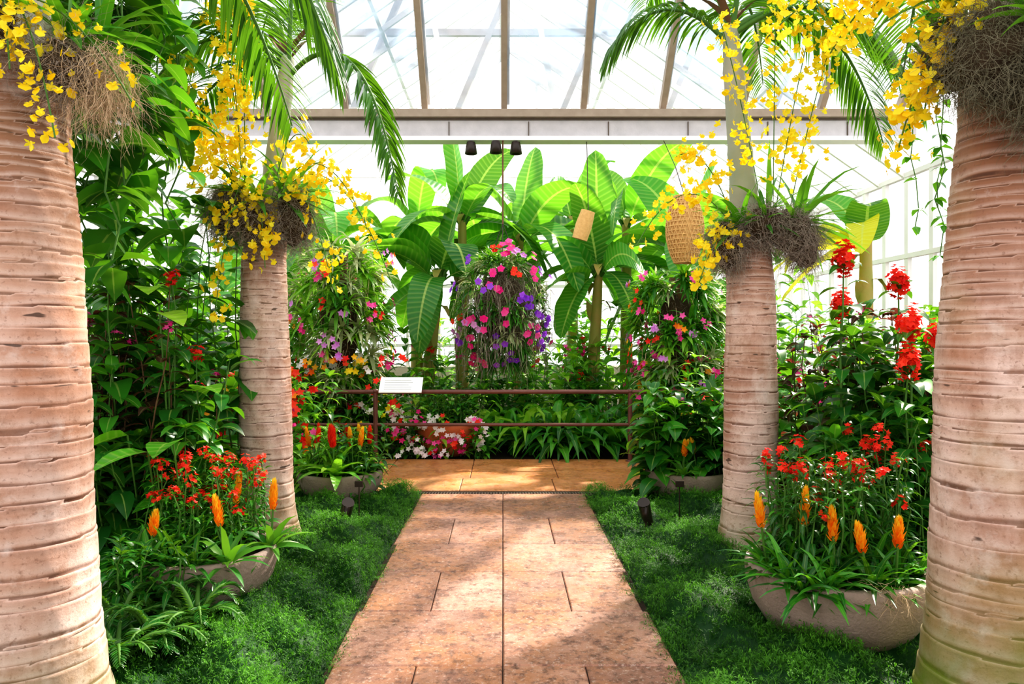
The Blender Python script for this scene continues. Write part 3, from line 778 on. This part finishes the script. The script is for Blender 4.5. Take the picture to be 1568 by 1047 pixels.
mass('climbing_vine', f)
def f(mb):
    for cx, cy in ((-1.72, 3.55), (-1.85, 3.85), (-1.8, 3.35), (-1.95, 3.65), (-2.0, 3.95), (-1.6, 3.75)):
        for k in range(12):
            frond(mb, np.array([cx, cy, .06]), k*33+rng.uniform(0, 20), rng.uniform(45, 78), rng.uniform(.28, .46), .7, .07, 24, .2, .016, 'leaf_dark' if k % 2 else 'leaf_palm')
    shrub(mb, (-2.1, -1.75, 3.75, 3.95), .3, .5, 14, .14, .04, ['leaf_mid', 'leaf_dark'], 'lance', gap=.05)
mass('fern', f)
for x in (-1.27, 1.16):
    mb = MB()
    tube(mb, [(x, 5.8, 0), (x, 5.8, .12)], .012, 'fixture_black', 8)
    tube(mb, [(x+.03*np.sign(x), 5.84, .09), (x, 5.8, .16), (x-.03*np.sign(x), 5.76, .27), (x-.032*np.sign(x), 5.755, .275)], [.035, .045, .05, .05], 'fixture_black', 14, cap=True)
    mb.build('path_spotlight')
for x in (-1.22, 1.5):
    mb = MB(); tube(mb, [(x, 6.1, 0), (x, 6.1, .35)], .006, 'fixture_black', 6)
    box(mb, (x-.035, 6.085, .33), (x+.035, 6.1, .38), 'fixture_black'); mb.build('plant_label_stake')

# ------------------------------------------------------------------ epiphyte towers
def tower(name, cx, cy, zb_, zt, R, seedcols, nro=100):
    mb = MB()
    mossclump(mb, (cx, cy, (zb_+zt)/2), (R*.7, R*.7, (zt-zb_)/2), 'moss_grey', 400, .2)
    tube(mb, [(cx, cy, 0), (cx, cy, zt)], .12, 'stem_brown', 12)
    for k in range(nro):
        th = rng.uniform(0, 6.28); u = rng.random(); z = zb_+(zt-zb_)*u
        rr = R*(.7+.3*math.sin(math.pi*u))*rng.uniform(.7, 1)
        ax = np.array([math.cos(th), math.sin(th), .65]); p = np.array([cx+rr*math.cos(th), cy+rr*math.sin(th), z])
        m = seedcols[rng.integers(len(seedcols))]
        rosette(mb, p, ax, rng.uniform(.24, .46), 16, m, W=rng.uniform(.035, .07), droop=.5, emin=5, ns=4)
    n = 45; th = rng.uniform(0, 6.28, n); z = rng.uniform(zb_, zt, n)
    pos = np.stack([cx+np.cos(th)*R*1.25, cy+np.sin(th)*R*1.25, z], -1); ax = np.stack([np.cos(th), np.sin(th), .2+0*th], -1)
    cols = ['petal_pink', 'petal_red', 'petal_lilac', 'petal_orange', 'petal_pink']
    for q, cm in enumerate(cols):
        s = slice(q*9, q*9+9)
        pp = np.repeat(pos[s], 3, 0)+rng.normal(0, .045, (27, 3))
        flowers(mb, pp, np.repeat(ax[s], 3, 0), .095, cm, 5)
    n = 160; th = rng.uniform(0, 6.28, n)
    strands(mb, np.stack([cx+np.cos(th)*R, cy+np.sin(th)*R, rng.uniform(zb_+.3, zt-.2, n)], -1), rng.uniform(.2, .5, n), .005, 'moss_tan', curl=.02)
    mb.build(name)
tower('bromeliad_tower', -2.25, 9.9, .9, 2.75, .58, ['leaf_silver', 'leaf_strap', 'leaf_bright', 'leaf_silver', 'leaf_bright'], 120)
tower('bromeliad_tower', 2.4, 9.9, .9, 2.45, .54, ['leaf_mid', 'leaf_strap', 'leaf_bright', 'leaf_silver', 'leaf_mid'], 110)

# hanging basket
mb = MB()
cx, cy = 0.0, 10.2
mossclump(mb, (cx, cy, 2.0), (.5, .45, .72), 'moss_dark', 1800, .4, .006, .05)
for k in range(190):
    th = rng.uniform(0, 6.28); ph = rng.uniform(-1.3, 1.3)
    ax = np.array([math.cos(th)*math.cos(ph), math.sin(th)*math.cos(ph), math.sin(ph)])
    p = np.array([cx, cy, 2.0])+ax*[.56, .5, .78]
    rosette(mb, p, ax+[0, 0, .4], rng.uniform(.14, .3), 9, ['leaf_mid', 'leaf_silver', 'leaf_dark', 'leaf_dark', 'leaf_mid'][k % 5], W=.034, droop=.6, ns=4)
for cm, n, sz in (('petal_pink', 17, .11), ('petal_purple', 15, .105), ('petal_lilac', 7, .11), ('petal_red', 4, .1)):
    th = rng.uniform(np.pi, 2*np.pi, n) if cm != 'petal_lilac' else rng.uniform(0, 6.28, n); ph = rng.uniform(-1.1, 1.2, n)
    ax = np.stack([np.cos(th)*np.cos(ph), np.sin(th)*np.cos(ph), np.sin(ph)], -1)
    pos = np.array([cx, cy, 2.0])+ax*[.72, .7, .95]
    pos = np.repeat(pos, 3, 0)+rng.normal(0, .05, (n*3, 3))
    flowers(mb, pos, np.repeat(ax, 3, 0)+[0, -.4, 0], sz, cm, 5, cup=.25, wid=.9, ns=3, centre='petal_yellow')
for mt, n in (('moss_dark', 700), ('leaf_silver', 260), ('moss_grey', 420)):
    th = rng.uniform(0, 6.28, n); rr = rng.uniform(.2, .72, n)
    strands(mb, np.stack([cx+np.cos(th)*rr, cy+np.sin(th)*rr, rng.uniform(1.3, 2.4, n)], -1), rng.uniform(.2, .6, n), .008, mt, curl=.025, down=1.5, spread=.2)
for q in range(3):
    a = q*2.09+.5; tube(mb, [(cx+.3*math.cos(a), cy+.3*math.sin(a), 2.55), (cx, cy, 3.2)], .006, 'fixture_black', 5)
tube(mb, [(cx, cy, 3.2), (cx, cy+.1, 3.9), (cx, cy+.2, 4.44)], .014, 'stem_brown', 6)
mb.build('hanging_orchid_basket')

mb = MB()
cx, cy, z0 = 2.33, 9.2, 2.55
prf = lambda u: .05+.19*np.sin(np.pi*min(1, .12+u*.75))**.8
for k in range(26):
    a = k*2*np.pi/26; u = np.linspace(0, 1, 10)
    for sg in (-1, 1):
        tube(mb, [(cx+prf(q)*math.cos(a+sg*q*1.3), cy+prf(q)*math.sin(a+sg*q*1.3), z0+.85*q) for q in u], .0055, 'wicker', 4)
for q in np.linspace(0, 1, 16):
    a = np.linspace(0, 2*np.pi, 25); tube(mb, np.stack([cx+prf(q)*np.cos(a), cy+prf(q)*np.sin(a), z0+.85*q+0*a], -1), .007, 'wicker', 4)
lathe(mb, [(prf(q)*.93, .85*q) for q in np.linspace(0, 1, 12)], (cx, cy, z0), 'wicker', 24)
tube(mb, [(cx, cy, z0+.85), (cx, cy+.5, 3.9), (cx, cy+1.2, 4.44)], .006, 'fixture_black', 4)
mb.build('wicker_lantern')
mb = MB()
tube(mb, [(1.1, 10.3, 3.0), (1.16, 10.28, 3.2), (1.22, 10.26, 3.4)], [.11, .12, .1], 'wicker', 20, cap=True)
tube(mb, [(1.22, 10.26, 3.4), (1.22, 10.35, 4.0), (1.22, 10.45, 4.44)], .006, 'fixture_black', 4)
mb.build('hanging_bamboo_feeder')

# ------------------------------------------------------------------ bananas
def banana(x, y, h, n, L=1.9, seed=0, spec=None, lean=0, W=.6, mat0='leaf_banana'):
    mb = MB()
    t = np.linspace(0, 1, 10)
    P = np.stack([x+lean*t, y+0*t, h*t], -1)
    tube(mb, P, np.linspace(.13, .07, 10)+.006*(np.arange(10) % 2), 'banana_stem', 14)
    for q in range(8):
        leaves(mb, [P[2+q]], azel(np.array([q*140.]), 70), .45, .16, 'banana_stem', droop=.1 if q < 5 else 1.2, ns=4)
    top = P[-1]
    lv = [(seed+k*137.5, 80-k*(66/n), L*rng.uniform(.85, 1.15), rng.uniform(.3, .8)+k*.09) for k in range(n)]
    if spec: lv += spec
    for e in lv:
        az, el, l, dr = e[:4]; mat = e[4] if len(e) > 4 else mat0
        leaves(mb, [top-np.array([0, 0, rng.uniform(0, .25)])], azel(az, el), l, W*rng.uniform(.85, 1.1), mat, droop=dr, fold=.22, prof='banana', ns=22, nc=7, ripple=.012, up=np.array([0, 0, 1.])+rng.normal(0, .3, 3))
        tube(mb, [top-np.array([0, 0, .15]), top+azel(az, el)*.15], .03, 'stem_green', 6)
    return mb.build('banana_plant')
banana(1.45, 12.0, 2.7, 8, seed=100, lean=.15, spec=[(100, 86, 2.1, .1), (170, 50, 2.1, 1.4), (10, 40, 2.0, .9), (215, -5, 1.4, 1.5), (-60, 10, 1.5, 1.4), (165, 65, 2.3, .9)])
banana(-1.35, 11.9, 2.6, 9, seed=20, lean=.3, spec=[(20, 62, 2.4, .9), (10, 50, 2.3, 1.0), (200, 55, 2.4, 1.0), (250, -20, 1.5, 1.5), (190, 10, 1.6, 1.2), (170, 65, 2.3, .8)])
banana(.3, 13.0, 3.4, 10, seed=60, L=2.1, spec=[(185, 50, 2.4, 1.0), (-5, 50, 2.4, 1.0), (200, 20, 2.2, 1.0), (-20, 20, 2.2, 1.0)])
banana(-2.9, 12.2, 3.1, 10, seed=150, L=2.0, spec=[(0, 50, 2.2, 1.0)])
banana(3.1, 12.0, 3.0, 10, seed=10, L=1.9, spec=[(180, 50, 2.2, 1.0)])
banana(-.7, 12.4, 3.6, 8, seed=250, L=1.9, spec=[(200, 35, 2.2, 1.2), (-20, 30, 2.0, 1.2)])
banana(2.2, 12.8, 3.6, 8, seed=200, L=1.9)
banana(-4.0, 11.8, 2.6, 8, seed=80, L=1.6)
banana(-1.7, 14.2, 3.7, 9, seed=300, L=2.0)
banana(1.4, 14.4, 3.9, 9, seed=330, L=2.1)
banana(-3.5, 14.4, 2.9, 8, seed=0, L=1.8)
banana(3.9, 13.6, 2.7, 8, seed=30, L=1.6)
banana(4.75, 9.4, 2.9, 1, seed=250, L=.9, W=.5, spec=[(180, 30, 1.5, .8, 'leaf_banana_backlit'), (195, 52, 1.6, 1.0, 'leaf_banana_backlit'), (240, 60, 1.2, 1.0, 'leaf_banana_backlit'), (170, 5, 1.3, .8, 'leaf_banana_backlit'), (150, 70, 1.2, .6, 'leaf_banana')])

# ------------------------------------------------------------------ beds beyond the railing
def f(mb):
    for k in range(34):
        p = (rng.uniform(-.1, 1.8), rng.uniform(9.6, 11.0), .05)
        rosette(mb, p, (0, 0, 1), rng.uniform(.7, 1.05), 22, ('leaf_mid', 'leaf_mid', 'leaf_dark', 'leaf_bright')[k % 4], W=.14, droop=.75, emin=35, emax=85, prof='lance', ns=6)
mass('peace_lily_bed', f)
def f(mb):
    lathe(mb, [(.0, 0), (.3, 0), (.4, .1), (.46, .3), (.48, .36), (.5, .42), (.47, .43), (.43, .4)], (-.75, 9.9, 0), 'terracotta', 40)
    lathe(mb, [(.44, .37), (.001, .39)], (-.75, 9.9, 0), 'soil', 30)
    shrub(mb, (-1.1, -.4, 9.65, 10.15), .5, .9, 44, .14, .07, ['leaf_mid', 'leaf_dark', 'leaf_bright'], 'ovate', gap=.08)
mass('terracotta_planter', f)
def flowerbed(x0, x1, y0, y1, z0, z1, cols, nfl, nfol, size=.08, leaf=.22, mats=('leaf_mid', 'leaf_bright', 'leaf_dark', 'leaf_strap')):
    def f(mb):
        shrub(mb, (x0, x1, y0, y1), z0, z1, nfol, leaf, leaf*.38, list(mats), 'lance', gap=.1)
        for cm in cols:
            n = nfl; c0 = np.stack([rng.uniform(x0, x1, n), rng.uniform(y0-.15, (y0+y1)/2, n), rng.uniform(z0*.4, z1+.05, n)], -1)
            flowers(mb, np.repeat(c0, 3, 0)+rng.normal(0, .04, (n*3, 3)), rng.normal(0, .4, (n*3, 3))+[0, -1, .5], size, cm, 5)
    return f
mass('orchid_display', flowerbed(-1.45, -.2, 9.45, 9.65, .2, .5, ['petal_white', 'petal_white', 'petal_white', 'petal_pink', 'petal_red'], 11, 26, .08))
mass('anthurium_bed', flowerbed(-3.3, -1.3, 9.4, 10.2, .6, 1.3, ['petal_red', 'petal_orange', 'petal_pink', 'petal_yellow', 'petal_white'], 20, 80, .1, .28))
mass('anthurium_bed', flowerbed(1.75, 3.6, 9.4, 10.2, .6, 1.3, ['petal_red', 'petal_pink', 'petal_orange'], 18, 80, .1, .28))
mass('anthurium_bed', flowerbed(-3.2, -2.1, 7.3, 8.6, .5, 1.2, ['petal_red', 'petal_orange', 'petal_pink', 'petal_red'], 18, 50, .1, .28))
mass('tropical_shrub', flowerbed(2.2, 3.6, 7.2, 8.8, .6, 1.4, ['petal_pink', 'petal_red'], 14, 56, .1, .3, ('leaf_mid', 'leaf_dark', 'leaf_bright')))
def f(mb):
    shrub(mb, (-5.2, -3.4, 6.5, 10.0), 1.2, 2.6, 40, .4, .2, ['leaf_mid', 'leaf_dark', 'leaf_bright'], 'ovate', gap=.2)
mass('tropical_shrub', f)
def f(mb):
    shrub(mb, (3.4, 5.2, 6.0, 10.0), 1.0, 1.9, 44, .36, .16, ['leaf_mid', 'leaf_dark', 'leaf_bright'], 'ovate', gap=.18)
mass('tropical_shrub', f)
def f(mb):
    shrub(mb, (-4.8, 5.0, 11.0, 12.2), .5, 1.3, 90, .4, .15, ['leaf_mid', 'leaf_bright', 'leaf_dark'], 'lance', gap=.12)
    shrub(mb, (-5.2, -1.7, 11.0, 12.2), 1.6, 3.4, 30, .5, .18, ['leaf_mid', 'leaf_bright', 'leaf_strap'], 'lance', gap=.14)
    shrub(mb, (2.2, 5.2, 11.0, 12.2), 1.4, 2.9, 26, .5, .18, ['leaf_mid', 'leaf_bright', 'leaf_strap'], 'lance', gap=.14)
    tp = shrub(mb, (-1.6, 2.1, 11.3, 12.6), .8, 1.7, 30, .45, .16, ['leaf_mid', 'leaf_bright'], 'lance', gap=.14)
    redheads(mb, tp[:14], .09, 'petal_pink', n=8); redheads(mb, tp[14:22], .09, 'petal_red', n=8)
    shrub(mb, (-1.2, 1.9, 13.2, 15), 1.2, 2.6, 22, .5, .18, ['leaf_mid', 'leaf_bright'], 'lance', gap=.15)
mass('understory_plants', f)

# ------------------------------------------------------------------ light + camera
w = bpy.data.worlds.new('World'); bpy.context.scene.world = w; w.use_nodes = True
bg = w.node_tree.nodes['Background']; bg.inputs[0].default_value = (1, .98, .955, 1); bg.inputs[1].default_value = 1.8
sd = bpy.data.lights.new('sun', 'SUN'); sd.energy = 12; sd.angle = .03; sd.color = (1, .89, .76)
so = bpy.data.objects.new('sun', sd); bpy.context.scene.collection.objects.link(so)
so.location = (6, 8, 12); so.rotation_euler = Vector((.6, .75, .95)).to_track_quat('Z', 'Y').to_euler()

cd = bpy.data.cameras.new('camera'); cam = bpy.data.objects.new('camera', cd); bpy.context.scene.collection.objects.link(cam)
cam.location = (0, 0, 1.6); cam.rotation_euler = (math.radians(90), 0, 0)
cd.sensor_width = 36; cd.lens = 25.26; cd.shift_x = .009; cd.shift_y = -.0048; cd.clip_start = .05; cd.clip_end = 200
bpy.context.scene.camera = cam
vs = bpy.context.scene.view_settings
vs.view_transform = 'Standard'; vs.exposure = 0; vs.gamma = 1
for lk in ('Medium High Contrast', 'Standard - Medium High Contrast', 'None'):
    try:
        vs.look = lk; print('look', lk); break
    except Exception as e: print(e)
print('verts', sum(len(o.data.vertices) for o in bpy.data.objects if o.type == 'MESH'))
